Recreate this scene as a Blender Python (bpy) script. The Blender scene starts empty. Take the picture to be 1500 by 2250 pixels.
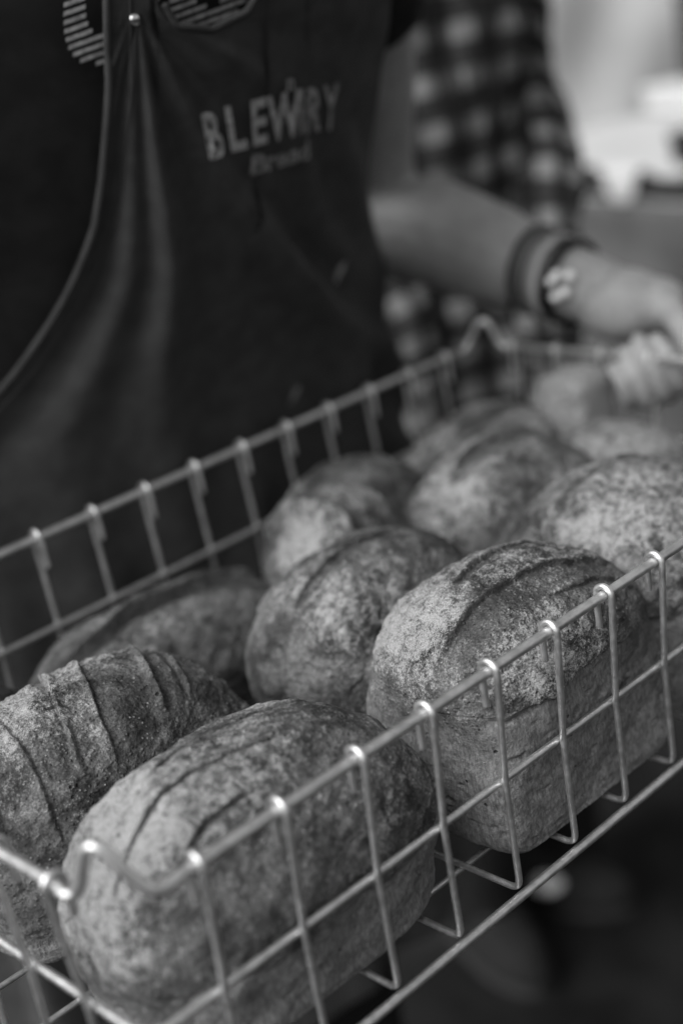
import bpy, math, random
import numpy as np
from mathutils import Vector, Matrix
scene = bpy.context.scene
COL = scene.collection
S = 0.045            # one basket mesh cell in metres; the rim of the basket is 1.0 m above the ground
Z0 = 1.0
def w(p): return (p[0]*S, p[1]*S, p[2]*S+Z0)

# ------------------------------------------------------------------ camera
cam_data = bpy.data.cameras.new('camera'); cam = bpy.data.objects.new('camera', cam_data); COL.objects.link(cam)
R = ((0.70333, -0.69221, -0.16179), (-0.35675, -0.14685, -0.92259), (0.61486, 0.70660, -0.35023))
right, down, fwd = [Vector(r).normalized() for r in R]
m = Matrix(((right.x, -down.x, -fwd.x, 0), (right.y, -down.y, -fwd.y, 0), (right.z, -down.z, -fwd.z, 0), (0, 0, 0, 1)))
cam.matrix_world = Matrix.Translation(w((-4.8136, -9.3951, 7.0815))) @ m
cam_data.sensor_fit = 'VERTICAL'; cam_data.sensor_height = 36; cam_data.lens = 51.08
cam_data.clip_start = 0.02; cam_data.clip_end = 500
cam_data.dof.use_dof = True; cam_data.dof.focus_distance = 0.735; cam_data.dof.aperture_fstop = 2.7
cam_data.dof.aperture_blades = 9
scene.camera = cam

# ------------------------------------------------------------------ sky, sun, exposure
SUN_EL, SUN_AZ = math.radians(44), math.radians(177)      # azimuth of the sun measured from +X towards +Y
world = bpy.data.worlds.new('World'); scene.world = world; world.use_nodes = True
nt = world.node_tree; nt.nodes.clear()
sky = nt.nodes.new('ShaderNodeTexSky'); sky.sky_type = 'NISHITA'; sky.sun_disc = False
sky.sun_elevation = SUN_EL; sky.sun_rotation = math.pi/2 - SUN_AZ
sky.air_density = 1.5; sky.dust_density = 4
bw = nt.nodes.new('ShaderNodeRGBToBW'); bg = nt.nodes.new('ShaderNodeBackground'); out = nt.nodes.new('ShaderNodeOutputWorld')
nt.links.new(sky.outputs[0], bw.inputs[0]); nt.links.new(bw.outputs[0], bg.inputs['Color']); nt.links.new(bg.outputs[0], out.inputs[0])
bg.inputs['Strength'].default_value = 0.07
sd = bpy.data.lights.new('sun', 'SUN'); sd.energy = 1.5; sd.angle = math.radians(50); sd.color = (1, 1, 1)
so = bpy.data.objects.new('sun', sd); COL.objects.link(so); so.location = (-3, 1, 4)
sv = Vector((math.cos(SUN_AZ)*math.cos(SUN_EL), math.sin(SUN_AZ)*math.cos(SUN_EL), math.sin(SUN_EL)))
so.rotation_euler = sv.to_track_quat('Z', 'Y').to_euler()
scene.view_settings.view_transform = 'Standard'; scene.view_settings.look = 'None'
scene.view_settings.exposure = 1.1; scene.view_settings.gamma = 1; scene.view_settings.use_curve_mapping = False

# ------------------------------------------------------------------ helpers
def tag(o, label=None, cat=None, group=None, kind=None):
    if label: o['label'] = label
    if cat: o['category'] = cat
    if group: o['group'] = group
    if kind: o['kind'] = kind
    return o
def empty(name, loc):
    o = bpy.data.objects.new(name, None); o.location = loc; o.empty_display_size = .05; COL.objects.link(o); return o
def mesh_obj(name, verts, faces, mat, parent=None, smooth=True, loc=(0, 0, 0)):
    """verts in world metres; loc becomes the origin"""
    me = bpy.data.meshes.new(name)
    v = np.asarray(verts, float) - np.asarray(loc, float)
    me.from_pydata(v.tolist(), [], faces if isinstance(faces, list) else faces.tolist())
    if smooth: me.polygons.foreach_set('use_smooth', [True]*len(me.polygons))
    me.update()
    if mat: me.materials.append(mat)
    o = bpy.data.objects.new(name, me); COL.objects.link(o)
    o.location = loc
    if parent: o.parent = parent; o.location = Vector(loc) - parent.location
    return o
def grid_faces(nr, na, wrap=True, off=0):
    i = np.arange(nr-1)[:, None]; j = np.arange(na if wrap else na-1)[None, :]
    j2 = (j+1) % na
    a = i*na+j; b = i*na+j2; c = (i+1)*na+j2; d = (i+1)*na+j
    return (np.stack([a, b, c, d], -1).reshape(-1, 4)+off)
def tube_geo(pts, rad, n=10, cap=True, closed=False):
    """round bar along a polyline (cells); rad a number or one per point"""
    P = [Vector(p) for p in pts]; N = len(P)
    rad = [rad]*N if not hasattr(rad, '__len__') else list(rad)
    T = []
    for i in range(N):
        a = P[i-1] if (i > 0 or closed) else P[i]; b = P[(i+1) % N] if (i < N-1 or closed) else P[i]
        T.append((b-a).normalized())
    up = Vector((0, 0, 1)) if abs(T[0].z) < .9 else Vector((1, 0, 0))
    nrm = T[0].cross(up).normalized(); V = []
    for i in range(N):
        nrm = (nrm - T[i]*nrm.dot(T[i])).normalized(); bi = T[i].cross(nrm)
        for k in range(n):
            a = 2*math.pi*k/n; V.append(P[i]+(nrm*math.cos(a)+bi*math.sin(a))*rad[i])
    F = grid_faces(N, n).tolist()
    if closed:
        F += [((N-1)*n+k, (N-1)*n+(k+1) % n, (k+1) % n, k) for k in range(n)]
    elif cap:
        r0 = len(V); V += V[:n]; r1 = len(V); V += V[(N-1)*n:N*n]
        c0 = len(V); V.append(P[0]-T[0]*rad[0]*.5); V.append(P[-1]+T[-1]*rad[-1]*.5)
        F += [(c0, r0+(k+1) % n, r0+k) for k in range(n)] + [(c0+1, r1+k, r1+(k+1) % n) for k in range(n)]
    return [tuple(v) for v in V], F
def fillet(pts, r, n=5):
    P = [Vector(p) for p in pts]; out = [P[0]]
    for i in range(1, len(P)-1):
        a, b, c = P[i-1], P[i], P[i+1]
        ra = min(r, (a-b).length*.45); rc = min(r, (c-b).length*.45)
        p0 = b+(a-b).normalized()*ra; p2 = b+(c-b).normalized()*rc
        for k in range(n+1):
            t = k/n; out.append(p0*(1-t)**2+b*2*t*(1-t)+p2*t*t)
    out.append(P[-1]); return out
def smooth_path(pts, sub=6, closed=False):
    """Catmull-Rom"""
    P = [Vector(p) for p in pts]; N = len(P); o = []
    rng = range(N) if closed else range(N-1)
    for i in rng:
        p0 = P[i-1] if (i > 0 or closed) else P[0]; p1 = P[i]; p2 = P[(i+1) % N]; p3 = P[(i+2) % N] if (i+2 < N or closed) else P[-1]
        for k in range(sub):
            t = k/sub
            o.append(.5*((2*p1)+(p2-p0)*t+(2*p0-5*p1+4*p2-p3)*t*t+(3*p1-p0-3*p2+p3)*t**3))
    if not closed: o.append(P[-1])
    return o
def join_geo(parts):
    V, F = [], []
    for v, f in parts:
        o = len(V); V += list(v); F += [tuple(i+o for i in q) for q in f]
    return V, F
def bar(name, pts, rad, mat, parent, n=10, closed=False):
    V, F = tube_geo(pts, rad, n, closed=closed)
    return mesh_obj(name, [w(v) for v in V], F, mat, parent, loc=w(pts[0]))
def box_geo(lo, hi):
    V = [(x, y, z) for x in (lo[0], hi[0]) for y in (lo[1], hi[1]) for z in (lo[2], hi[2])]
    return V, [(0, 1, 3, 2), (4, 6, 7, 5), (0, 4, 5, 1), (2, 3, 7, 6), (0, 2, 6, 4), (1, 5, 7, 3)]
def lathe_geo(prof, n=40, c=(0, 0, 0)):
    V = []; 
    for r, z in prof:
        V += [(c[0]+r*math.cos(2*math.pi*k/n), c[1]+r*math.sin(2*math.pi*k/n), c[2]+z) for k in range(n)]
    return V, grid_faces(len(prof), n).tolist()

# ------------------------------------------------------------------ materials (all grey: the photograph is black and white)
class NT:
    def __init__(s, name):
        s.m = bpy.data.materials.new(name); s.m.use_nodes = True; s.t = s.m.node_tree; s.b = s.t.nodes['Principled BSDF']
    def n(s, typ, **kw):
        x = s.t.nodes.new(typ)
        for k, v in kw.items():
            if k[0] == '_': setattr(x, k[1:], v)
            else: x.inputs[int(k[1:]) if k[1:].isdigit() else k].default_value = v
        return x
    def l(s, a, b): s.t.links.new(a, b)
    def math(s, op, a, b=None, clamp=False):
        x = s.t.nodes.new('ShaderNodeMath'); x.operation = op; x.use_clamp = clamp
        for i, v in enumerate((a, b)):
            if v is None: continue
            if isinstance(v, (int, float)): x.inputs[i].default_value = v
            else: s.l(v, x.inputs[i])
        return x.outputs[0]
    def ramp(s, v, lo, hi, a=0.0, b=1.0):
        x = s.t.nodes.new('ShaderNodeMapRange'); x.interpolation_type = 'SMOOTHSTEP'
        s.l(v, x.inputs[0])
        for i, q in zip((1, 2, 3, 4), (lo, hi, a, b)):
            if isinstance(q, (int, float)): x.inputs[i].default_value = q
            else: s.l(q, x.inputs[i])
        return x.outputs[0]
    def mix(s, f, a, b):
        x = s.t.nodes.new('ShaderNodeMix'); x.data_type = 'FLOAT'
        for i, q in zip((0, 2, 3), (f, a, b)):
            if isinstance(q, (int, float)): x.inputs[i].default_value = q
            else: s.l(q, x.inputs[i])
        return x.outputs[0]
    def noise(s, vec, scale, detail=3, rough=.55, dist=0):
        x = s.n('ShaderNodeTexNoise'); x.inputs['Scale'].default_value = scale; x.inputs['Detail'].default_value = detail
        x.inputs['Roughness'].default_value = rough; x.inputs['Distortion'].default_value = dist; s.l(vec, x.inputs['Vector']); return x.outputs[0]
    def vor(s, vec, scale, feature='F1'):
        x = s.n('ShaderNodeTexVoronoi'); x.feature = feature; x.inputs['Scale'].default_value = scale; s.l(vec, x.inputs['Vector']); return x.outputs[0]
    def objvec(s, rnd=True):
        tc = s.n('ShaderNodeTexCoord'); v = tc.outputs['Object']
        if not rnd: return v
        oi = s.n('ShaderNodeObjectInfo'); r = s.math('MULTIPLY', oi.outputs['Random'], 37.0)
        a = s.n('ShaderNodeVectorMath', _operation='ADD'); s.l(v, a.inputs[0]); s.l(r, a.inputs[1]); return a.outputs[0]
    def attr(s, name): return s.n('ShaderNodeAttribute', _attribute_name=name).outputs['Fac']
    def bump(s, h, strength=.5, dist=.001):
        x = s.n('ShaderNodeBump'); x.inputs['Strength'].default_value = strength; x.inputs['Distance'].default_value = dist
        s.l(h, x.inputs['Height']); s.l(x.outputs[0], s.b.inputs['Normal'])
def simple(name, v, rough=.7, metal=0, var=.0, scale=40, bump=0, bscale=600, bdist=.0006, spec=.4):
    M = NT(name); M.b.inputs['Roughness'].default_value = rough; M.b.inputs['Metallic'].default_value = metal
    M.b.inputs['Specular IOR Level'].default_value = spec
    vec = M.objvec(); c = M.ramp(M.noise(vec, scale, 4), .3, .7, v*(1-var), v*(1+var)); M.l(c, M.b.inputs['Base Color'])
    if bump: M.bump(M.noise(vec, bscale, 2), bump, bdist)
    return M.m
def bread_material():
    M = NT('bread_crust'); b = M.b; v = M.objvec()
    fl, sc, tin = M.attr('flour'), M.attr('score'), M.attr('tin')
    big = M.noise(v, 38, 4, .6); midn = M.noise(v, 170, 4, .65, .3); fine = M.noise(v, 800, 3, .75); vf = M.noise(v, 2000, 2, .8)
    crust = M.ramp(big, .34, .66, .030, .125)
    crust = M.math('MULTIPLY', crust, M.ramp(midn, .3, .7, .65, 1.35))
    crust = M.math('MULTIPLY', crust, M.ramp(fine, .32, .68, .55, 1.5))
    # tin-baked sides: paler and more even, with a short vertical grain
    mp = M.n('ShaderNodeMapping'); mp.inputs['Scale'].default_value = (1, 1, .35); M.l(v, mp.inputs[0])
    gr = M.noise(mp.outputs[0], 650, 4, .7)
    tc = M.math('MULTIPLY', M.ramp(gr, .30, .70, .11, .27), M.ramp(big, .3, .7, .8, 1.15))
    col = M.mix(tin, crust, tc)
    col = M.mix(M.math('MULTIPLY', sc, .7), col, M.math('MULTIPLY', M.ramp(fine, .3, .7, .5, 1.4), .06))
    # flour: fine speckle whose density follows the broad patches
    s1 = M.math('ADD', M.math('MULTIPLY', midn, .42), M.math('ADD', M.math('MULTIPLY', fine, .38), M.math('MULTIPLY', vf, .20)))
    th = M.ramp(fl, 0, 1, .64, .40)
    lo = M.math('SUBTRACT', th, .035); hi = M.math('ADD', th, .12)
    fm = M.ramp(s1, lo, hi)
    # blisters picked out by flour
    vo = M.vor(v, 330); dot = M.math('MULTIPLY', M.ramp(vo, .10, .30, 1, 0), M.ramp(M.noise(v, 90, 2), .5, .62))
    fm = M.math('MAXIMUM', fm, M.math('MULTIPLY', dot, M.math('MULTIPLY', M.math('SUBTRACT', 1.0, tin), .85)))
    flc = M.ramp(vf, .34, .66, .23, .47)
    col = M.mix(M.math('MULTIPLY', fm, .80), col, flc)
    # pin holes
    v2 = M.vor(v, 130); hole = M.math('MULTIPLY', M.ramp(v2, .05, .16, 1, 0), M.ramp(M.noise(v, 55, 1), .56, .64))
    col = M.math('MULTIPLY', col, M.ramp(hole, 0, 1, 1, .28))
    M.l(col, b.inputs['Base Color'])
    b.inputs['Roughness'].default_value = .74; b.inputs['Specular IOR Level'].default_value = .28
    h = M.math('ADD', M.math('MULTIPLY', midn, 1.0), M.math('ADD', M.math('MULTIPLY', fine, .45), M.math('MULTIPLY', M.ramp(vo, 0, .4, .5, 0), M.math('SUBTRACT', 1.0, tin))))
    h = M.math('SUBTRACT', h, M.math('MULTIPLY', hole, 1.2))
    M.bump(h, 1.0, .0016)
    return M.m
def plaid_material():
    M = NT('plaid_flannel'); uv = M.n('ShaderNodeUVMap', _uv_map='cloth'); sep = M.n('ShaderNodeSeparateXYZ'); M.l(uv.outputs[0], sep.inputs[0])
    def band(c, ph, wd):
        f = M.math('FRACT', M.math('ADD', c, ph)); d = M.math('ABSOLUTE', M.math('SUBTRACT', f, .5)); return M.ramp(d, wd-.03, wd+.03, 1, 0)
    a = band(sep.outputs[0], 0, .24); b2 = band(sep.outputs[1], 0, .22)
    thin = M.math('MAXIMUM', band(sep.outputs[0], .5, .03), band(sep.outputs[1], .5, .03))
    v = M.math('ADD', M.math('ADD', M.math('MULTIPLY', a, .035), M.math('MULTIPLY', b2, .035)), M.math('MULTIPLY', M.math('MULTIPLY', a, b2), .15))
    v = M.math('ADD', v, M.math('ADD', .010, M.math('MULTIPLY', thin, .02)))
    v = M.math('MULTIPLY', v, M.ramp(M.noise(M.objvec(), 900, 2), .3, .7, .8, 1.2))
    M.l(v, M.b.inputs['Base Color']); M.b.inputs['Roughness'].default_value = .95; M.b.inputs['Specular IOR Level'].default_value = .1
    return M.m
def wire_material():
    M = NT('galvanised_wire'); v = M.objvec(); M.b.inputs['Metallic'].default_value = .90
    M.l(M.ramp(M.noise(v, 120, 4), .3, .7, .55, .75), M.b.inputs['Base Color'])
    M.l(M.ramp(M.noise(v, 300, 3), .3, .7, .34, .50), M.b.inputs['Roughness']); M.bump(M.noise(v, 500, 2), .06, .0002)
    return M.m
bread = bread_material(); plaid = plaid_material(); wire = wire_material()
denim = simple('dark_denim', .055, .9, var=.15, scale=60, bump=.5, bscale=1500, spec=.15)
tee = simple('black_jersey', .020, .95, var=.2, bump=.3, bscale=1800, spec=.1)
trouser = simple('black_trouser_cloth', .014, .95, var=.2, spec=.1)
print_ink = simple('pale_print', .38, .8, var=.35, scale=300)
print_dim = simple('darker_print', .24, .8, var=.5, scale=260)  # darker, more mottled ink than the pale print
skin = simple('skin', .30, .55, var=.10, scale=60, bump=.25, bscale=900, spec=.35)
stud_glint = simple('glint_white_stud', .9, .08, spec=.8)  # white colour stands in for bright reflections off polished studs
steel = simple('polished_steel', .75, .12, metal=1)
black_leather = simple('black_leather', .012, .5, var=.2)
grey_band = simple('grey_woven_band', .10, .8, var=.2)
pale_band = simple('pale_woven_band', .34, .8, var=.2)
tarmac = simple('canopy_shaded_tarmac', .012, .95, var=.75, scale=5, bump=.5, bscale=220, bdist=.003, spec=.2)  # near-black base colour carries the shade of a canopy that is not built
white_sheet = simple('white_sheet', .46, .8, var=.04, scale=8)
canvas = simple('grey_white_tent_canvas', .36, .85, var=.08, scale=3)
table_dark = simple('dark_table_edge', .02, .6, var=.2)
table_cloth = simple('grey_table_cloth', .075, .9, var=.3, scale=7)
white_card = simple('white_card', .5, .7, var=.05)
dark_item = simple('dark_plastic', .03, .5)
shoe_mat = simple('pale_canvas_shoe', .75, .8, var=.15)
sole_mat = simple('dark_rubber', .015, .8)

# ------------------------------------------------------------------ the setting
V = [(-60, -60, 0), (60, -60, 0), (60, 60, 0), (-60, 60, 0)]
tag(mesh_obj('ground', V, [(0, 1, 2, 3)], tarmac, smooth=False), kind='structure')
# --- LOAF SHAPE (units: basket cells) ---
def hash3(ix,iy,iz,seed):
    h=(ix*374761393+iy*668265263+iz*2147483647+seed*974634777)&0xffffffff
    h=((h^(h>>13))*1274126177)&0xffffffff
    h=h^(h>>16)
    return (h&0xffffff)/float(0xffffff)
def vnoise(p,scale,seed=0):
    q=p*scale; i=np.floor(q).astype(np.int64); f=q-i; f=f*f*f*(f*(f*6-15)+10)
    r=0
    for dx in (0,1):
        for dy in (0,1):
            for dz in (0,1):
                w=(f[...,0] if dx else 1-f[...,0])*(f[...,1] if dy else 1-f[...,1])*(f[...,2] if dz else 1-f[...,2])
                r=r+w*hash3(i[...,0]+dx,i[...,1]+dy,i[...,2]+dz,seed)
    return r*2-1
def fbm(p,scale,seed=0,octv=4):
    r=0;a=1.0;t=0
    for k in range(octv):
        r=r+a*vnoise(p,scale*2.03**k,seed+k*17);t+=a;a*=.52
    return r/t
def sstep(a,b,x):
    t=np.clip((x-a)/(b-a),0,1);return t*t*(3-2*t)
def loaf_base(L,W,H,tin,nr,na,ntop=2.5,nbot=5.0,flare=.06,dome=2.3):
    """rings from the bottom centre, up the tin side, over the dome; returns (nr,na,3) and dome mask"""
    s=np.linspace(0,1,nr)
    sb,st=.10,.42
    z=np.zeros(nr);rad=np.zeros(nr);n=np.zeros(nr);dm=np.zeros(nr)
    for k,t in enumerate(s):
        if t<sb:
            rad[k]=(t/sb)*(1-flare-.03);z[k]=0;n[k]=nbot
        elif t<st:
            u=(t-sb)/(st-sb);z[k]=tin*H*(u**1.0)
            e=1-min(u/.12,1);rad[k]=1-flare*(1-u)**1.6-.03*e*e;n[k]=nbot+(ntop+.5-nbot)*u**1.5
        else:
            u=(t-st)/(1-st);a=u*np.pi/2
            c=np.cos(a)**(2/dome);sn=np.sin(a)**(2/dome)
            bulge=.012*np.exp(-((u-.12)/.12)**2)
            rad[k]=c+bulge*(1-u);z[k]=tin*H+(1-tin)*H*sn;n[k]=(ntop+.5)+(2.1-ntop-.5)*u;dm[k]=sstep(0,.10,u)
    ph=np.linspace(0,2*np.pi,na,endpoint=False)
    C,S=np.cos(ph),np.sin(ph)
    P=np.zeros((nr,na,3))
    for k in range(nr):
        r=(np.abs(C)**n[k]+np.abs(S)**n[k])**(-1/n[k])*rad[k]
        P[k,:,0]=r*C*L/2;P[k,:,1]=r*S*W/2;P[k,:,2]=z[k]
    return P,np.repeat(dm[:,None],na,1)

# ------------------------------------------------------------------ loaves
def score_disp(X, Y, q, scores):
    """X,Y local cells; returns displacement, score mask"""
    d = np.zeros_like(X); mk = np.zeros_like(X)
    for s in scores:
        if s['t'] == 'long': u, v = X, Y
        else: u, v = Y, X
        c = s['c'] + s.get('k', 0)*(u-s.get('u0', 0))**2 + s.get('sl', 0)*u + .07*fbm(q, 1.6, 91+int(abs(s['c'])*50), 4)
        sd = (v-c)*s.get('side', 1)              # positive = opened side
        a, b = s['r']; e = sstep(a-.05, a+.25, u)*(1-sstep(b-.25, b+.05, u))
        wd = s.get('w', .3); dp = s.get('d', .07)
        wloc = np.maximum(wd*(e**.7), .03)
        opened = (sd > 0) & (sd < wloc)
        f = np.where(opened, 1-sd/wloc, 0)
        lip = np.exp(-(np.minimum(sd, 0)/.07)**2)*(sd <= 0) * s.get('lip', .5)*dp
        edge = sstep(-.012, .02, sd)
        d += e*(lip*(1-edge) - dp*f*edge*1.0)
        d -= e*s.get('crack', .03)*np.exp(-(sd/.02)**2)
        mk = np.maximum(mk, e*s.get('dark', .8)*np.where(opened, .35+.65*f, np.exp(-(sd/.022)**2)*.95))
    return d, mk
def make_loaf(label, cx, cy, L, W, H, seed, yaw=0, tx=0, tin=.5, nr=150, na=240, scores=(), flour=.45, blobs=(), lump=1.0, nbot=5, ntop=2.5, ear=.05, z0=0, darkmul=0, dome=2.4, gran=1.0, flare=.10, side_ear=1.0):
    P, dm = loaf_base(L, W, H, tin, nr, na, ntop=ntop, nbot=nbot, dome=dome, flare=flare)
    q = P + np.array([seed*7.3, seed*3.1, seed*1.7])
    # normals of the smooth form
    dr = np.gradient(P, axis=0); da = (np.roll(P, -1, 1)-np.roll(P, 1, 1))
    N = np.cross(da, dr); ln = np.linalg.norm(N, axis=2, keepdims=True); 
    N = np.where(ln > 1e-9, N/np.maximum(ln, 1e-9), np.array([0, 0, 1.0]))
    N[0] = (0, 0, -1); N[-1] = (0, 0, 1)
    zt = tin*H
    inner = sstep(0, .03, np.linspace(0, 1, nr))[:, None]
    D = lump*(.10*fbm(q, .75, seed, 3) + .042*fbm(q, 2.6, seed+5, 3)) 
    D += gran*(.016*fbm(q, 7, seed+9, 3)+.010*fbm(q, 20, seed+11, 3))*(.5+.5*dm)
    # burst edge where the crust spills over the tin
    above = P[..., 2]-zt-.26*fbm(q*np.array([1, 1, 0]), .9, seed+31, 5)-.07*fbm(q, 5, seed+33, 3)
    # the burst shows along the long sides and fades out round the ends
    sidew = sstep(.35, .8, np.abs(N[..., 1])) * sstep(-.45, .25, fbm(q*np.array([1, 1, 0]), .7, seed+77, 2)+.1)
    D += ear*side_ear*sidew*sstep(-.03, .03, above)*np.exp(-np.maximum(above, 0)/.35)
    D -= .03*side_ear*sidew*np.exp(-((above+.03)/.03)**2)
    soft = above + .25*fbm(q, 1.7, seed+41, 4)
    tinm = sidew*(1-sstep(-.02, .04, above)) + (1-sidew)*(1-sstep(-.75, .25, soft))
    # small tears in the tin sides
    tear = sstep(.36, .56, fbm(q*np.array([1, 1, 1.4]), 4.2, seed+51, 3)); D -= .035*tear*tinm
    sdp, sm = score_disp(P[..., 0], P[..., 1], q, scores); topm = sstep(zt+.12*H*(1-tin), zt+.40*H*(1-tin), P[..., 2])
    D += sdp*topm; sm = sm*topm
    D = np.where(P[..., 2] < .03, D*.35, D)
    Q = P + N*D[..., None]
    Q[0] = Q[0].mean(0); Q[-1] = Q[-1].mean(0)
    Q[..., 2] = np.maximum(Q[..., 2], -.015)
    fl = flour + .55*fbm(q, .8, seed+61, 4) + .10*(N[..., 2])
    for bx, by, bz, br, bs in blobs:
        rr = ((P[..., 0]-bx)**2+(P[..., 1]-by)**2+(P[..., 2]-bz)**2)/br**2; fl = fl+bs*np.exp(-rr)
    fl = fl*(1-.7*tinm); fl = fl*(1-.6*sm)
    cy_, sy_ = math.cos(math.radians(yaw)), math.sin(math.radians(yaw)); ct, st_ = math.cos(math.radians(tx)), math.sin(math.radians(tx))
    V = Q.reshape(-1, 3)*S
    me_o = mesh_obj('bread_loaf', V, grid_faces(nr, na), bread)
    me = me_o.data
    for nm, arr in (('flour', np.clip(fl, 0, 1)), ('score', np.clip(sm, 0, 1)), ('tin', np.clip(tinm, 0, 1))):
        at = me.attributes.new(nm, 'FLOAT', 'POINT'); at.data.foreach_set('value', arr.reshape(-1).astype(np.float32))
    me_o.location = w((cx, cy, -2.66+z0)); me_o.rotation_euler = (math.radians(tx), 0, math.radians(yaw))
    tag(me_o, label, 'bread loaf', 'loaves of bread in the wire basket')
    return me_o
def lg(c, r, **k): return dict(t='long', c=c, r=r, **k)
def cr(c, r, **k): return dict(t='cross', c=c, r=r, **k)
make_loaf('sharply focused loaf with a broad dark slash, pressed against the near wire side', 6.90, 1.42, 3.35, 2.5, 2.86, 1, nr=340, na=540, tin=.62, nbot=9, ntop=2.9, ear=.07, flare=.03, dome=2.05,
    scores=(lg(-.42, (-1.55, 1.25), w=.50, d=.055, k=-.05, sl=-.16, side=-1, dark=.7, crack=.012, lip=.6), lg(-.80, (-.2, 1.4), w=.22, d=.04, k=-.03, sl=-.1, side=-1, dark=.5, crack=.015), lg(.22, (-.7, 1.3), w=.16, d=.05, k=-.14, side=-1, dark=.8, crack=.03)),
    flour=.42, blobs=((-1.1, .3, 2.3, .7, .40), (-.7, -.9, 2.0, .5, .36), (1.2, .2, 2.6, .5, .35), (.5, -.9, 2.2, .7, -.22), (-1.4, -.6, 1.2, .6, -.2)), gran=1.3)
make_loaf('pale rounded loaf in the nearest corner of the basket, thin curved slashes along its top', 2.74, 1.62, 4.2, 2.75, 2.58, 2, nr=300, na=480, tin=.36, nbot=3.4, ntop=2.4, ear=.04, flare=.12, dome=2.3, side_ear=.3,
    scores=(lg(-.14, (-1.95, .4), w=.05, d=.022, k=-.16, u0=-1.0, side=-1, dark=1, crack=.05, lip=.9), lg(.36, (-.9, 1.5), w=.05, d=.022, k=-.16, side=-1, dark=1, crack=.045, lip=.8), lg(-.70, (-1.75, -.35), w=.05, d=.022, k=-.10, u0=-1.3, side=-1, dark=1, crack=.05)),
    flour=.46, blobs=((-1.7, -.2, 1.5, 1.1, .15), (-1.2, .1, 2.2, .8, .22), (.6, .6, 2.5, .9, .2), (1.0, -1.0, 1.4, 1.1, -.25), (-.2, -1.2, 1.4, .8, -.1)), lump=1.1)
make_loaf('dark crusted loaf with short crosswise slashes like ribs, left of the nearest loaf', 2.68, 4.42, 4.1, 2.75, 2.50, 3, nr=320, na=500, tin=.30, nbot=3.2, ntop=2.4, ear=.03, flare=.10, side_ear=.3,
    scores=(cr(-1.35, (-1.2, .9), w=.20, d=.05, sl=.42, side=1, dark=.15, lip=.8, crack=.012), cr(-.95, (-1.25, .3), w=.28, d=.045, sl=.24, side=1, dark=.2, lip=.6, crack=.015), cr(-.30, (-1.1, 1.0), w=.20, d=.06, sl=.45, side=-1, dark=.2, lip=1.2, crack=.015), cr(.15, (-1.15, .8), w=.34, d=.055, sl=.42, side=1, dark=.25, lip=.9, crack=.015), cr(.95, (-1.0, .6), w=.24, d=.08, sl=.40, side=1, dark=.4, lip=1.4, crack=.03), cr(1.25, (-.9, .1), w=.10, d=.05, sl=.3, side=-1, dark=.3, lip=1.2)),
    flour=.28, blobs=((-1.2, 0, 2.3, .8, .25), (-.2, .3, 2.4, .7, .22), (.6, .3, 2.4, .5, .18), (0, -1.2, 1.2, 1.2, -.12)), lump=1.1, gran=1.8)
make_loaf('dusky loaf with one wide dark lengthwise split, in the far left corner of the basket', 5.6, 7.05, 4.2, 2.3, 1.74, 4, tin=.36, nbot=3.2, flare=.15, side_ear=.2,
    scores=(lg(-.08, (-1.95, 1.8), w=.34, d=.17, k=-.05, side=-1, dark=1.0, lip=.8, crack=.08),), flour=.26, lump=1.1)
make_loaf('round-topped loaf speckled with flour in the middle of the basket', 7.16, 4.15, 3.6, 2.65, 2.54, 5, nr=240, na=380, tin=.34, nbot=2.6, ntop=2.3, flare=.22, side_ear=.15,
    scores=(lg(.12, (-1.45, 1.0), w=.30, d=.06, k=-.12, side=-1, dark=.55, crack=.03), lg(.98, (-.7, 1.2), w=.2, d=.05, k=-.05, side=-1, dark=.7)),
    flour=.42, blobs=((-.6, -.4, 2.1, .7, .34), (-1.0, -.7, 1.2, .7, .1)), gran=1.8)
make_loaf('leaning loaf with a bright upright crust ridge, half hidden by the round speckled loaf', 8.15, 6.1, 2.3, 2.0, 2.5, 6, yaw=90, tx=16, tin=.30, nbot=2.6, flare=.15, side_ear=0,
    scores=(lg(.56, (-1.1, 1.1), w=.26, d=.24, side=-1, dark=1.0, lip=.9, crack=.10), lg(-.25, (-.8, .8), w=.2, d=.08, side=-1, dark=.6)), flour=.22, blobs=((0, 1.0, 1.6, .55, .8),))
make_loaf('floury loaf behind the near wire side, cut off by the right edge of the picture', 10.25, 1.95, 3.4, 3.2, 2.72, 7, nr=220, na=340, tin=.5, nbot=5, side_ear=.7,
    scores=(lg(.5, (-1.3, 1.3), w=.14, d=.04, k=-.06, side=-1, dark=.4),), flour=.42, blobs=((-.5, -.7, 2.1, .7, .35), (.6, -.3, 2.4, .8, .15)), gran=1.6)
make_loaf('loaf with one broad curved slash, directly behind the round speckled loaf', 11.15, 5.05, 3.4, 2.7, 2.44, 8, tin=.34, nbot=2.8, flare=.2, side_ear=.1,
    scores=(lg(.25, (-1.2, 1.2), w=.45, d=.09, k=-.1, side=-1, dark=.8, lip=.9, crack=.04),), flour=.44, blobs=((-.9, -.2, 2.0, .6, .4), (.9, -.8, 1.6, 1.0, -.3)))
make_loaf('smooth plain brown loaf beside the far wire side, in shade', 9.95, 7.2, 2.9, 2.3, 2.25, 9, tin=.34, nbot=3, flour=.30, flare=.15, side_ear=0)
make_loaf('long floury loaf at the far end, directly below the checked shirt', 12.9, 6.95, 3.6, 2.5, 2.2, 10, tin=.34, nbot=3, side_ear=0,
    scores=(lg(-.2, (-1, 1.3), w=.3, d=.08, side=-1),), flour=.50)
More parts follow.
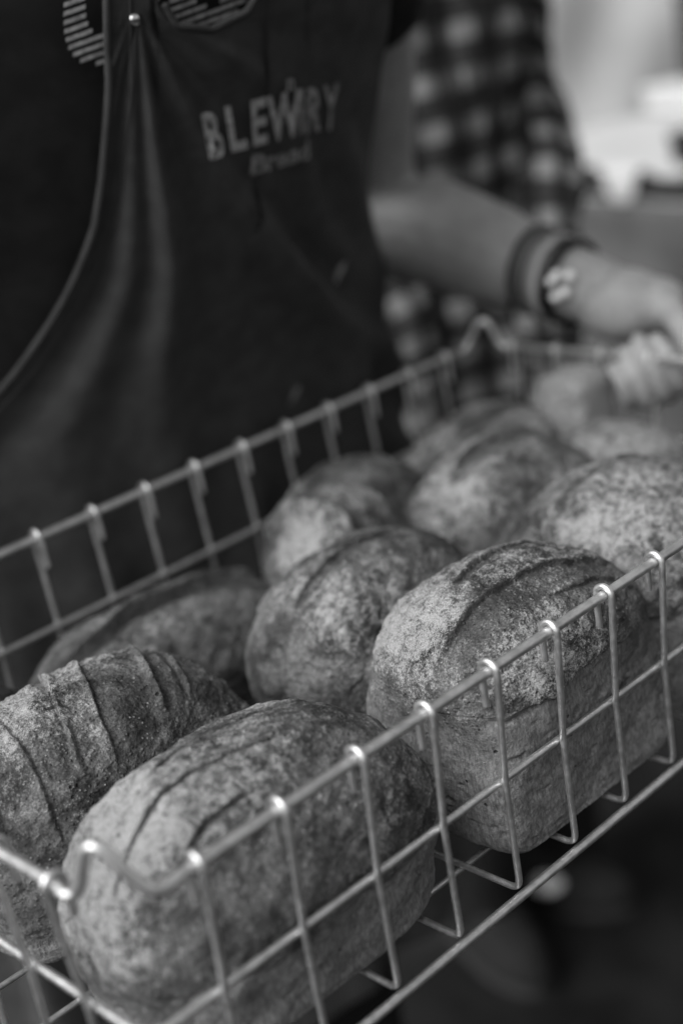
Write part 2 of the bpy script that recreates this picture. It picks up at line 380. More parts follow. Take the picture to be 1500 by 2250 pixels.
make_loaf('very floury flat loaf with a small dark hole, below the gripping fingers', 13.4, 4.6, 2.6, 2.5, 1.98, 11, tin=.34, nbot=3, side_ear=0,
    scores=(lg(.55, (-.9, 1), w=.22, d=.14, side=1, dark=1.0, crack=.08), lg(-.35, (-.45, -.1), w=.16, d=.2, side=1, dark=1.0, crack=.1)), flour=.66)
make_loaf('blurred loaf cut off by the right edge, behind the other right-edge loaf', 13.4, 1.9, 2.6, 2.6, 2.3, 12, tin=.34, nbot=3, flour=.50, side_ear=0)
make_loaf('small pale upright loaf against the far short side, left of the gripping fingers', 14.3, 5.92, 1.0, 1.1, 2.62, 13, yaw=90, tin=.86, nbot=4.5, flour=1.0, ntop=4, side_ear=0, flare=.02, dome=2.6, lump=.4, blobs=((0, 0, 2.2, 3, .9),))
make_loaf('dark loaf end at the left edge, behind the ribbed dark crusted loaf', 1.80, 6.85, 3.0, 1.9, 2.15, 14, tin=.34, nbot=3.2, flour=.10, side_ear=0,
    scores=(lg(0, (-1, 1.2), w=.3, d=.1, side=1, dark=1.0),))

# ------------------------------------------------------------------ wire basket
XA, XB, YA, YB = .10, 15.0, 0.0, 8.67
HB, HM = 2.764, 1.389
YS = [.90+.982*k for k in range(8)]
bk = empty('wire_basket', w(((XA+XB)/2, YB/2, -HB-.1)))
tag(bk, 'rectangular galvanised wire basket full of loaves, held up by its far end', 'wire basket')
corner = [(.92, 0, 0), (.72, .0, -.02), (.54, .03, 0), (.42, .12, .18), (.33, .24, .42), (.26, .34, .50), (.22, .44, .42), (.17, .52, .16), (.13, .60, 0), (.08, .72, -.02), (.10, .90, 0)]
def cor(sx, sy):
    o = []
    for x, y, z in corner:
        o.append((XA+(x-.1) if sx < 0 else XB-(x-.1), YA+y if sy < 0 else YB-y, z))
    return o
rim = cor(-1, -1) + [(XA, y, 0) for y in YS[1:-1]] + cor(-1, 1)[::-1] + [(float(x), YB, 0) for x in range(2, 14)] + cor(1, 1) + [(XB, y, 0) for y in YS[1:-1][::-1]] + cor(1, -1)[::-1] + [(float(x), YA, 0) for x in range(2, 14)][::-1]
bar('rim_wire', smooth_path(rim, 4, True), .062, wire, bk, 12, closed=True)
def rrect(ins, z, r=.3):
    x0, x1, y0, y1 = XA+ins, XB-ins, YA+ins, YB-ins
    return fillet([(7.5, y0, z), (x1, y0, z), (x1, y1, z), (x0, y1, z), (x0, y0, z), (7.4, y0, z)], r, 6)
bar('middle_wire', rrect(.082, -HM), .044, wire, bk, 10, closed=True)
bar('bottom_wire', rrect(0.0, -HB-.065, .25), .056, wire, bk, 10, closed=True)
rng = random.Random(4)
def jit(a): return rng.uniform(-a, a)
for i in range(1, 15):
    x = float(i)+jit(.012); j = jit(.02)
    h = [(x, .115, -.42+jit(.04)), (x, .105, 0), (x, .06, .085), (x, 0, .108), (x, -.06, .085), (x, -.10, .03), (x, -.10, -.06)]
    pts = smooth_path(h, 5)+[(x, -.04, -HM*.6)]+fillet([(x, 0, -HM), (x, 0, -HB+.02), (x, YB, -HB+.02), (x, YB, -HM)], .16, 6)+[(x, YB+.04, -HM*.6)]
    hh = [(a, YB-b, c) for a, b, c in h]
    bar('cross_wire', pts+smooth_path(hh[::-1], 5), .039, wire, bk, 10)
for y in YS:
    h = [(XA+.115, y, -.42+jit(.04)), (XA+.105, y, 0), (XA+.06, y, .085), (XA, y, .108), (XA-.06, y, .085), (XA-.10, y, .03), (XA-.10, y, -.06)]
    pts = smooth_path(h, 5)+[(XA-.04, y, -HM*.6)]+fillet([(XA, y, -HM), (XA, y, -HB-.055), (XB, y, -HB-.055), (XB, y, -HM)], .16, 6)+[(XB+.04, y, -HM*.6)]
    hh = [(XB-(a-XA), b, c) for a, b, c in h]
    bar('long_wire', pts+smooth_path(hh[::-1], 5), .037, wire, bk, 10)

# ------------------------------------------------------------------ people
def remeshed(name, parts, voxel, mat, parent, smooth_it=6):
    V, F = join_geo(parts)
    me = bpy.data.meshes.new('tmp'); me.from_pydata([w(v) for v in V], [], F); me.update()
    t = bpy.data.objects.new('tmp', me); COL.objects.link(t)
    r = t.modifiers.new('r', 'REMESH'); r.mode = 'VOXEL'; r.voxel_size = voxel; r.use_smooth_shade = True
    s = t.modifiers.new('s', 'SMOOTH'); s.factor = .5; s.iterations = smooth_it
    dg = bpy.context.evaluated_depsgraph_get(); nm = bpy.data.meshes.new_from_object(t.evaluated_get(dg))
    bpy.data.objects.remove(t); bpy.data.meshes.remove(me)
    nm.name = name; nm.materials.clear(); nm.materials.append(mat)
    nm.transform(Matrix.Translation(-parent.location))
    o = bpy.data.objects.new(name, nm); COL.objects.link(o); o.parent = parent
    return o
def chain(pts, rad, n=18):
    g = [tube_geo(smooth_path(pts, 5), np.interp(np.linspace(0, len(pts)-1, (len(pts)-1)*5+1), range(len(pts)), rad), n)]
    for p, r in ((pts[0], rad[0]), (pts[-1], rad[-1])): g.append(ball(p, r))
    return g
def ball(c, r, n=16, sc=(1, 1, 1)):
    V = []; m_ = 8
    for i in range(m_+1):
        a = math.pi*(i+.02)/(m_+.04)
        V += [(c[0]+sc[0]*r*math.sin(a)*math.cos(2*math.pi*k/n), c[1]+sc[1]*r*math.sin(a)*math.sin(2*math.pi*k/n), c[2]+sc[2]*r*math.cos(a)) for k in range(n)]
    F = [tuple(reversed(f)) for f in grid_faces(m_+1, n).tolist()]
    F.append(tuple(range(n))); F.append(tuple(reversed(range(m_*n, m_*n+n))))
    return V, F
def ellipse_geo(prof, c, n=64):
    """prof: (z, a, b, dx, dy) rings; capped"""
    V = []
    for z, a, b, dx, dy in prof: V += [(c[0]+dx+a*math.sin(2*math.pi*k/n), c[1]+dy-b*math.cos(2*math.pi*k/n), z) for k in range(n)]
    F = grid_faces(len(prof), n).tolist(); N = len(prof)
    F.append(tuple(reversed(range(n)))); F.append(tuple(range((N-1)*n, N*n)))
    return V, F
GZ = -Z0/S
C1 = (9.2, 12.4)
def SH(z):                                    # the body leans forward over the basket above the hips
    return -.53*np.log1p(np.exp(np.asarray(z, float)*1.5))/1.5
def HIP(z): return 1.85*(1-sstep(0, 3.8, np.asarray(z, float)))
per = empty('person', w((C1[0], C1[1], GZ)))
tag(per, 'person in dark apron and black T-shirt, gripping the far end of the bread basket', 'person')
arm = [(13.35, 8.8, 8.3), (14.75, 10.3, 5.4), (15.6, 11.5, 3.3), (15.7, 11.45, 2.2), (16.1, 10.3, 1.78), (16.3, 9.1, 1.34), (16.3, 8.02, 1.05), (16.32, 7.51, .91), (16.27, 6.76, .74)]
arad = [1.1, .95, .92, .98, 1.06, .96, .76, .70, .62]
body = chain(arm, arad)
palm = [(16.32, 7.3, .86), (16.32, 6.6, .66), (16.42, 6.0, .46)]
body += [ball((16.3, 6.85, .72), .80, sc=(.85, 1.1, .75)), ball((16.25, 6.2, .52), .92, sc=(.9, .95, .72)), ball((16.45, 5.65, .50), .66, sc=(.9, .9, .75))]
fingers = [[(16.34, 6.21, 0.04), (15.69, 5.74, -0.91), (14.87, 5.23, -0.8), (14.55, 5.1, -0.35), (14.59, 5.33, -0.1)],
           [(16.54, 6.03, 0.03), (15.94, 5.51, -0.94), (15.11, 5.01, -0.84), (14.79, 4.94, -0.26), (14.84, 5.22, 0.12)],
           [(16.74, 5.85, 0.02), (16.2, 5.31, -0.88), (15.36, 4.82, -0.78), (15.03, 4.78, -0.15), (15.08, 5.09, 0.28)],
           [(16.94, 5.68, 0.01), (16.48, 5.11, -0.8), (15.63, 4.62, -0.7), (15.28, 4.57, -0.13), (15.31, 4.88, 0.24)]]
for f, r in zip(fingers, (.135, .15, .155, .145)): body += chain(f, [r*1.6, r*1.15, r*1.08, r, r*.85], 12)
body += chain([(16.5, 6.3, .60), (16.5, 5.62, .52), (16.12, 4.98, .34), (15.78, 4.50, -.08)], [.42, .34, .26, .19], 12)
# the other arm, holding the near-left end outside the frame
body += chain([(4.5, 8.8, 8.3), (3.4, 9.8, 6.0), (2.2, 10.8, 3.4), (1.2, 10.4, 2.4), (.1, 9.2, 1.5), (-.5, 7.9, .6), (-.6, 7.1, .3)], [1.25, 1.08, 1.05, 1.05, .85, .62, .60])
body += [ball((-.75, 6.6, .3), .8, sc=(.7, 1.1, .75))]
for k in range(4): body += chain([(-.9, 7.0-.45*k, .1), (-.7, 6.95-.45*k, -.55), (.05, 6.9-.45*k, -.6), (.32, 6.9-.45*k, -.1)], [.22, .2, .19, .16], 10)
body += chain([(-.6, 6.3, .4), (-.1, 6.1, .35), (.4, 6.3, .2)], [.3, .25, .18], 10)
prof = [(z, a, b, 0, float(SH(z))+d) for z, a, b, d in ((-6, 4.6, 2.4, 0), (-3, 4.8, 2.4, 0), (0, 4.6, 2.1, 0), (2, 4.0, 2.1, 0), (4, 3.9, 2.1, 0), (7.2, 4.1, 2.1, 0), (8.8, 4.4, 1.7, .2), (9.6, 2.6, 1.3, .3), (10.1, 1.3, 1.2, .2), (11.8, 1.2, 1.2, .0))]
body += [ellipse_geo(prof, C1)]
for sx in (-1, 1): body += chain([(C1[0]+sx*1.9, 12.5, -5), (C1[0]+sx*2.0, 12.4, -12.5), (C1[0]+sx*2.1, 12.7, GZ+1.8)], [1.9, 1.25, .85])
remeshed('body', body, .0026, skin, per, 4)

def cloth_tube(name, prof, c, mat, parent, shf=None, n=220, fold=.05, seed=0, uvname=None, pitch=1.2, thick=.004, sub=14):
    """open garment tube; prof rings (z,a,b,dx,dy)"""
    prof = np.array(prof, float); t = np.linspace(0, len(prof)-1, (len(prof)-1)*sub+1)
    Q = np.stack([np.interp(t, range(len(prof)), prof[:, k]) for k in range(5)], 1)
    ph = np.linspace(-math.pi, math.pi, n+1)[:-1]+math.pi  # seam at the back
    P = np.zeros((len(Q), n, 3))
    for i, (z, a, b, dx, dy) in enumerate(Q):
        if shf: dy = dy+float(shf(z))
        P[i, :, 0] = c[0]+dx+a*np.sin(ph); P[i, :, 1] = c[1]+dy-b*np.cos(ph); P[i, :, 2] = z
    nrm = np.zeros_like(P); nrm[..., 0] = np.sin(ph); nrm[..., 1] = -np.cos(ph)
    q = P*np.array([1, 1, .55])+seed*9.1
    P = P+nrm*(fold*fbm(q, .45, seed, 3)+fold*.5*fbm(q, 1.1, seed+3, 2))[..., None]
    o = mesh_obj(name, [w(p) for p in P.reshape(-1, 3)], grid_faces(len(Q), n).tolist(), mat, parent, loc=w((c[0], c[1], Q[0, 0])))
    if uvname:
        uv = o.data.uv_layers.new(name=uvname); F = grid_faces(len(Q), n)
        jj = F % n; ii = F//n
        r = float(np.mean(Q[:, 1]+Q[:, 2])/2)
        U = jj/n*2*math.pi*r/pitch; U = np.where((jj == 0) & (F[:, [0]] % n == n-1), 2*math.pi*r/pitch, U)
        Vv = Q[ii, 0]/pitch
        uv.data.foreach_set('uv', np.stack([U, Vv], -1).reshape(-1).astype(np.float32))
    so_ = o.modifiers.new('thickness', 'SOLIDIFY'); so_.thickness = thick
    return o
cloth_tube('t_shirt', [(z, 4.22+float(HIP(z)), 2.5, 0, 0) for z in (-4.2, -1, .5, 1.5, 2.5, 3.5, 4.5, 5.5, 7)]+[(7.6, 4.25, 2.4, 0, 0), (8.6, 4.6, 2.2, 0, .1), (9.3, 3.6, 1.8, 0, .2), (9.7, 1.9, 1.6, 0, .2)], C1, tee, per, shf=SH, fold=.05, seed=2)
def sleeve(name, pts, rad, mat, parent, seed=1, n=72, sub=12, uvname=None, pitch=1.2, fold=.1):
    P = smooth_path(pts, sub); rr = np.interp(np.linspace(0, len(pts)-1, len(P)), range(len(pts)), rad)
    V, F = tube_geo(P, list(rr), n, cap=False)
    V = np.array([tuple(v) for v in V]); ctr = np.repeat(np.array([tuple(p) for p in P]), n, 0)
    d = V-ctr; L_ = np.linalg.norm(d, axis=1, keepdims=True); V = V+d/L_*(fold*fbm(V*np.array([1, 1, .8])+seed*5, .9, seed, 3))[:, None]
    o = mesh_obj(name, [w(v) for v in V], F, mat, parent, loc=w(pts[0]))
    if uvname:
        uv = o.data.uv_layers.new(name=uvname); Fa = np.array(F); jj = Fa % n; ii = Fa//n
        seg = np.concatenate([[0], np.cumsum([(P[k+1]-P[k]).length for k in range(len(P)-1)])])
        U = jj/n*2*math.pi*np.mean(rad)/pitch
        U = np.where((jj == 0) & ((Fa[:, [0]] % n) == n-1), 2*math.pi*np.mean(rad)/pitch, U)
        uv.data.foreach_set('uv', np.stack([U, seg[ii]/pitch+.3], -1).reshape(-1).astype(np.float32))
    so_ = o.modifiers.new('thickness', 'SOLIDIFY'); so_.thickness = .003
    return o
sleeve('sleeve', [(12.4, 8.3, 8.9), (13.35, 8.8, 8.2), (13.95, 9.5, 7.0), (14.4, 9.95, 6.25)], [1.4, 1.38, 1.26, 1.2], tee, per, 1)
sleeve('sleeve', [(5.5, 8.4, 8.9), (4.5, 8.85, 8.2), (3.9, 9.4, 7.0), (3.4, 9.9, 5.9)], [1.5, 1.5, 1.45, 1.5], tee, per, 2)
cloth_tube('trouser_waist', [(-9.2, 4.6, 2.6, 0, 0), (-6, 4.9, 2.6, 0, 0), (-3.5, 5.0, 2.4, 0, 0)], C1, trouser, per, fold=.1, seed=4)
for sx in (-1, 1): sleeve('trouser_leg', [(C1[0]+sx*2.2, 12.5, -7.5), (C1[0]+sx*2.0, 12.4, -12.5), (C1[0]+sx*2.1, 12.7, GZ+.9)], [2.3, 1.7, 1.35], trouser, per, 5+sx, fold=.15)
def shoe(x, y, ang, parent, up, sole, ln=6.2):
    def foot(z0, z1, grow, toe_z):
        V = []; n = 40; rows = 10
        for i in range(rows+1):
            t = i/rows; z = z0+(z1-z0)*t
            for k in range(n):
                a = 2*math.pi*k/n; lx = math.cos(a); ly = math.sin(a)
                wd = 1.08*(1+.16*lx-.05*lx*lx); px_ = lx*ln/2; top = toe_z if lx > 0 else 1
                sh = (1-(.55*t*t))
                X = px_*(1-.10*t*t) if lx > 0 else px_*(1-.04*t); Y = ly*wd*sh*grow
                zz = z0+(z-z0)*(1-(.55*max(0, lx)**1.2)*(toe_z < 1))
                V.append((x+X*math.cos(ang)-Y*math.sin(ang), y+X*math.sin(ang)+Y*math.cos(ang), zz))
        F = grid_faces(rows+1, n).tolist(); F.append(tuple(reversed(range(n)))); F.append(tuple(range(rows*n, rows*n+n))); return V, F
    V, F = foot(GZ+.42, GZ+2.0, 1.0, .5); s = mesh_obj('shoe', [w(v) for v in V], F, up, parent, loc=w((x, y, GZ+.42)))
    V, F = foot(GZ+.02, GZ+.42, 1.06, 1); mesh_obj('shoe_sole', [w(v) for v in V], F, sole, s, loc=w((x, y, GZ+.02))).location = (0, 0, -.4*S)
    return s
shoe(C1[0]-2.1, 11.6, math.radians(-100), per, sole_mat, sole_mat); shoe(C1[0]+2.1, 11.6, math.radians(-80), per, sole_mat, sole_mat)

# --- apron: a hanging sheet laid round the front of the torso, with gathered folds from the strap
AA, AB = 4.48, 2.75
LE = np.array([(-12, -84), (-4, -82), (-1.5, -76), (.2, -65), (1.2, -55), (1.9, -48.0), (2.36, -44.5), (3.0, -41), (3.62, -38), (4.23, -35.2), (4.83, -34.6), (5.43, -34.6), (6.0, -34.6), (6.56, -35.7), (7.1, -36.5), (9, -38)])
def arcp(phi, z, off=0.0):
    a, b = AA+off+HIP(z), AB+off
    return np.stack([C1[0]+a*np.sin(phi), C1[1]-b*np.cos(phi)+SH(z), z], -1)
def foldf(phi, z):
    s = phi*4.2; sx_, sz = math.radians(-30)*4.2, 7.0
    dx, dz = s-sx_, sz-z; r = np.sqrt(dx*dx+dz*dz)+1e-6; th = np.arctan2(dx, dz)
    q = np.stack([s, z, s*0], -1); wob = .25*fbm(q, .25, 5, 2)
    logo = np.exp(-((phi-math.radians(4))/.30)**2-((z-4.95)/.8)**2)
    g = .055*np.sin(13*(th+wob*.5)+.6)+.045*np.sin(31*(th+wob*.4)+2.1)+.16*np.exp(-((th-.50-.02*r)/.05)**2)-.15*np.exp(-((th-.60-.02*r)/.05)**2)+.10*np.exp(-((th-.22)/.05)**2)
    amp = (1-.9*logo)*1.5*np.clip(r/3.0, 0, 1)*np.clip((1.25-th)/.5, .15, 1)
    low = np.clip((1.0-z)/4, 0, 1)
    f = g*amp*1.15 + low*(.22*np.sin(s*3.1+.8)+.12*np.sin(s*5.7+z*.2))
    # slack flap falling from the neckline towards the right
    d = (s-(-24/57.3*4.2)) - (6.9-z)*1.05
    f += (1-.9*logo)*.16*np.exp(-(d/.28)**2)*np.clip((7.2-z)/1, 0, 1)*np.clip((z-3.6)/1.5, 0, 1)
    f = f + (1-.9*logo)*.05*fbm(q, .8, 12, 3)
    return .10 + np.where(f < 0, .22*np.tanh(f/.22), f)
nz, ns = 300, 300
tt = np.linspace(0, 1, nz)[:, None]; sg = np.linspace(0, 1, ns)[None, :]
ph7 = -34.7+sg*(32+34.7)
TOPX = [-35, -27, -25.6, -23, -16, -9, -6.6, -5.4, 2.5, 4, 12, 35]; TOPZ = [8.6, 8.6, 6.95, 6.66, 6.52, 6.66, 6.95, 8.6, 8.6, 7.05, 6.9, 6.6]
zgrid = -12+tt*(np.interp(ph7, TOPX, TOPZ)+12)
lg_ = np.interp(zgrid, LE[:, 0], LE[:, 1]); rg_ = np.interp(zgrid, [-12, 1, 3.5, 8], [80, 74, 50, 30])
phg = np.radians(lg_+(rg_-lg_)*sg)
P = arcp(phg, zgrid, foldf(phg, zgrid)); F = grid_faces(nz, ns, wrap=False)
apron = mesh_obj('apron', [w(p) for p in P.reshape(-1, 3)], F.tolist(), denim, per, loc=w((C1[0], 10.4, 6)))
so_ = apron.modifiers.new('thickness', 'SOLIDIFY'); so_.thickness = .0022; so_.offset = 0
def on_apron(phi, z, off=.06):
    return arcp(np.array(phi), np.array(z, float), foldf(np.array(phi), np.array(z, float))+off)
he = [tuple(p) for p in on_apron(np.radians(np.linspace(-25.4, -6.8, 50)), np.interp(np.linspace(-25.4, -6.8, 50), TOPX, TOPZ), .03)]
V, F = tube_geo(he, .05, 8); o = mesh_obj('neckline_hem', [w(v) for v in V], F, denim, apron, loc=apron.location+per.location); o.location = (0, 0, 0)
# hem stitched along the left edge, rivets
he = []
for z in np.linspace(-8, 7.6, 90):
    l = math.radians(np.interp(z, LE[:, 0], LE[:, 1])); he.append(tuple(on_apron([l+.012], [z], .03)[0]))
V, F = tube_geo(he, .055, 8); o = mesh_obj('apron_hem', [w(v) for v in V], F, denim, apron, loc=apron.location + per.location)
o.location = (0, 0, 0)
he = []
for z in np.linspace(-8, 7.6, 90):
    l = math.radians(np.interp(z, LE[:, 0], LE[:, 1])); he.append(tuple(on_apron([l+.085], [z], .02)[0]))
V, F = tube_geo(he, .03, 8); o = mesh_obj('seam', [w(v) for v in V], F, denim, apron, loc=apron.location + per.location); o.location = (0, 0, 0)
for phi, z in ((-30.4, 6.82), (-31.5, 7.3)):
    p = on_apron([math.radians(phi)], [z], .08)[0]; g = ball(tuple(p), .085, sc=(1, .5, 1))
    o = mesh_obj('rivet', [w(v) for v in g[0]], g[1], steel, apron, loc=apron.location + per.location); o.location = (0, 0, 0)

def text_geo(txt, size, shear=0, spacing=1.0):
    c = bpy.data.curves.new('t', 'FONT'); c.body = txt; c.size = size; c.shear = shear; c.space_character = spacing; c.align_x = 'CENTER'; c.resolution_u = 3; c.offset = size*.030
    t = bpy.data.objects.new('t', c); COL.objects.link(t); dg = bpy.context.evaluated_depsgraph_get()
    me = bpy.data.meshes.new_from_object(t.evaluated_get(dg)); V = np.array([v.co[:] for v in me.vertices]); F = [tuple(p.vertices) for p in me.polygons]
    bpy.data.objects.remove(t); bpy.data.meshes.remove(me); return V, F
RL = 4.45
def print_text(name, txt, size, phi0, zc, mat, arch=0, shear=0, sy=1.0, sx=1.0, rot=0, bold=0):
    V, F = text_geo(txt, size, shear)
    x = (V[:, 0]-(V[:, 0].max()+V[:, 0].min())/2)*sx; y = V[:, 1]*sy
    x = x-.30*y
    x, y = x*math.cos(rot)-y*math.sin(rot), x*math.sin(rot)+y*math.cos(rot)
    hw = max(abs(x.max()), 1e-6)
    # letters grow towards the middle of the arched line
    y = y*(1+arch*(1-(x/hw)**2)) if arch else y
    # dense subdivision is not needed: the letters are small against the folds
    pp = on_apron(math.radians(phi0)+x/RL, zc+y, .09)
    o = mesh_obj(name, [w(p) for p in pp], F, mat, apron, smooth=False, loc=apron.location+per.location); o.location = (0, 0, 0); return o
widths = [('B', -1.10, .0), ('L', -.72, .0), ('E', -.37, .0), ('W', .08, .0), ('I', .40, 0), ('R', .68, .0), ('Y', 1.06, .0)]
for ch, dx, dz in widths:
    t = dx/1.2
    print_text('printed_letter', ch, .90, 3.2+dx*1.03/RL*57.3, 4.80-.03*dx+.05*(1-t*t), print_ink if ch in 'BLEW' else print_dim, sy=1.0, sx=.64, rot=-.06*t)
g = print_text('printed_mark', 'n', .34, 3.4, 5.50, print_dim)
print_text('printed_script', 'Bread', .50, 5.0, 4.42, print_dim, shear=.1, sy=.8)
# small splash of flour and a worn spot on the apron
for (phi, z, a, b_, rt, mt) in ((33, 2.12, .08, .20, -.5, print_ink), (15, .25, .06, .16, -.5, print_dim)):
    ang = np.linspace(0, 2*math.pi, 22)[:-1]; x = a*np.cos(ang)*(1+.25*np.sin(3*ang)); y = b_*np.sin(ang)
    xx = x*math.cos(rt)-y*math.sin(rt); yy = x*math.sin(rt)+y*math.cos(rt)
    pp = on_apron(math.radians(phi)+xx/RL, z+yy, .075)
    o = mesh_obj('flour_smudge', [w(p) for p in pp], [tuple(range(len(ang)))], mt, apron, smooth=False, loc=apron.location+per.location); o.location = (0, 0, 0)

# --- striped letters printed on the T-shirt
def on_tee(phi, z, off=.16):
    phi = np.array(phi); z = np.array(z, float)
    a, b = 4.25+off, 2.5+off
    return np.stack([C1[0]+a*np.sin(phi), C1[1]-b*np.cos(phi)+SH(z), z], -1)
def striped_ring(phi0, zc, rx, rz, th, lo, hi, tilt=.28):
    parts = []
    for k in range(60):
        zl = zc-rz+.02+k*.105
        if zl > zc+rz: break
        t = (zl-zc)/rz
        if abs(t) >= 1: continue
        xo = rx*math.sqrt(1-abs(t)**3.2); ti = (zl-zc)/(rz-th); xi = (rx-th)*math.sqrt(max(0, 1-abs(ti)**3.2)) if abs(ti) < 1 else 0
        spans = [(-xo, -xi), (xi, xo)] if xi > 0.02 else [(-xo, xo)]
        for a, b in spans:
            if b-a < .03: continue
            xs = np.linspace(a, b, 10); V = []
            for x in xs:
                zc_ = zl+tilt*x*.5
                for dz in (-.027, .027): V.append((x, zc_+dz))
            V = np.array(V); pp = on_tee(math.radians(phi0)+V[:, 0]/RL, V[:, 1])
            parts.append(([tuple(p) for p in pp], [(2*i, 2*i+2, 2*i+3, 2*i+1) for i in range(9)]))
    V, F = join_geo(parts)
    return mesh_obj('printed_letter', [w(v) for v in V], F, print_ink, per, smooth=False, loc=w((C1[0], 10.6, zc)))
striped_ring(-34.5, 7.42, .74, 1.05, .32, 0, 0)
striped_ring(-14.5, 7.55, .74, 1.05, .32, 0, 0)

# --- bracelets on the wrist
wa = Vector((16.3, 9.1, 1.34)); wb = Vector((16.3, 7.2, .84)); wax = (wb-wa).normalized()
def ring_on_wrist(name, t, r, wd, th, mat, tilt=0.0):
    c = wa.lerp(wb, t); ax = (wax+Vector((0, 0, tilt))).normalized(); u = ax.cross(Vector((0, 0, 1))).normalized(); v = u.cross(ax)
    prof_ = [(r, -wd/2), (r+th, -wd/2), (r+th*1.15, 0), (r+th, wd/2), (r, wd/2), (r, -wd/2)]; n = 48; V = []
    for rr, s_ in prof_: V += [tuple(c+ax*s_+(u*math.cos(2*math.pi*k/n)+v*math.sin(2*math.pi*k/n))*rr) for k in range(n)]
    o = mesh_obj(name, [w(q) for q in V], grid_faces(len(prof_), n).tolist(), mat, per, loc=w(tuple(c))); return o, c, ax, u, v
ring_on_wrist('bracelet', .50, .81, .07, .05, black_leather, .1)
ring_on_wrist('bracelet', .60, .78, .26, .06, grey_band, .1)
ring_on_wrist('bracelet', .77, .76, .16, .06, pale_band, .1)
br, c, ax, u, v = ring_on_wrist('bracelet', .92, .74, .22, .07, black_leather, .1)
for g_ in ((15.56, 7.05, 1.21), (15.66, 6.79, 1.15), (15.46, 6.85, .93), (15.47, 7.15, 1.12), (15.34, 7.06, .85)):  # bracelet studs, their glints painted in as white
    d = Vector(g_)-c; al = ax*d.dot(ax); p = c+al+(d-al).normalized()*(.74+.13)
    g = ball(tuple(p), .095); o = mesh_obj('stud', [w(q) for q in g[0]], g[1], stud_glint, br, loc=w(tuple(c))); o.location = (0, 0, 0)

# --- second person, further back, in a plaid flannel shirt
C2 = (24.0, 18.1)
p2 = empty('person', w((C2[0], C2[1], GZ)))
tag(p2, 'blurred person in a checked flannel shirt and dark trousers, standing behind the bare forearm', 'person')
prof = [(-6, 3.4, 2.6, 0, 0), (-2, 3.3, 2.4, 0, 0), (3, 3.5, 2.3, 0, 0), (8, 3.9, 2.2, 0, 0), (10.2, 4.2, 1.7, 0, 0), (11, 1.6, 1.3, 0, 0), (13, 1.2, 1.2, 0, 0)]
arm2 = [(27.7, 18.1, 9.0), (27.7, 18.2, 6.5), (27.2, 17.6, 3.6), (26.6, 16.7, 1.6), (25.6, 15.9, .1), (25.0, 15.4, -1.6), (24.7, 15.2, -4.0)]
b2 = [ellipse_geo(prof, C2)] + chain(arm2, [1.1, 1.0, .95, 1.0, 1.0, .8, .6]) + [ball((24.6, 15.2, -4.9), .8)]
b2 += chain([(20.4, 18, 9.6), (20.2, 18.3, 5), (20.5, 17.4, .5), (20.8, 16.4, -4.2)], [1.1, 1.0, 1.0, .6])
for k in range(4): b2 += chain([(24.4+.25*k, 15.1, -5.2), (24.4+.27*k, 14.9, -6.0), (24.4+.27*k, 15.1, -6.7)], [.2, .19, .16], 10)
for sx in (-1, 1): b2 += chain([(C2[0]+sx*1.7, 17.8, -5), (C2[0]+sx*1.8, 17.7, -12.5), (C2[0]+sx*1.9, 18, GZ+1.8)], [1.9, 1.25, .85])
remeshed('body', b2, .008, skin, p2, 3)
cloth_tube('flannel_shirt', [(-6.5, 4.1, 3.1, 0, 0), (-2, 3.8, 2.8, 0, 0), (3, 3.9, 2.7, 0, 0), (8, 4.2, 2.5, 0, 0), (9.9, 4.4, 2.1, 0, 0), (10.6, 2.6, 1.6, 0, 0)], C2, plaid, p2, fold=.55, seed=7, uvname='cloth', pitch=1.12)
sleeve('flannel_sleeve', [(26.8, 17.8, 9.8)]+arm2[1:5]+[(25.0, 15.4, -1.6), (24.72, 15.2, -3.8)], [1.6, 1.55, 1.5, 1.5, 1.4, 1.2, 1.0], plaid, p2, 3, uvname='cloth', pitch=1.12, fold=.35)
sleeve('flannel_sleeve', [(21.6, 17.9, 9.8), (20.2, 18.2, 5), (20.5, 17.4, .6), (20.8, 16.5, -3.6)], [1.5, 1.45, 1.35, 1.1], plaid, p2, 4, uvname='cloth', pitch=1.12, fold=.35)
cloth_tube('trouser_waist', [(-9.5, 3.8, 3.0, 0, 0), (-6, 3.9, 2.9, 0, 0), (-4.5, 3.7, 2.7, 0, 0)], C2, trouser, p2, fold=.1, seed=9)
for sx in (-1, 1): sleeve('trouser_leg', [(C2[0]+sx*1.75, 17.8, -8), (C2[0]+sx*1.8, 17.7, -12.5), (C2[0]+sx*1.9, 18, GZ+1.0)], [2.1, 1.6, 1.3], trouser, p2, 8+sx, fold=.15)
s1 = shoe(C2[0]+.8, 17.8, math.radians(-75), p2, tee, sole_mat); s2 = shoe(C2[0]-2.2, 17.6, math.radians(-110), p2, tee, sole_mat)
for sh_, tx_, ty_ in ((s1, 24.1, 17.0),):
    g = ball((tx_, ty_, GZ+1.15), .62, 20, (1, .8, .45)); o = mesh_obj('toe_cap', [w(q) for q in g[0]], g[1], shoe_mat, sh_, loc=sh_.location+p2.location); o.location = (0, 0, 0)

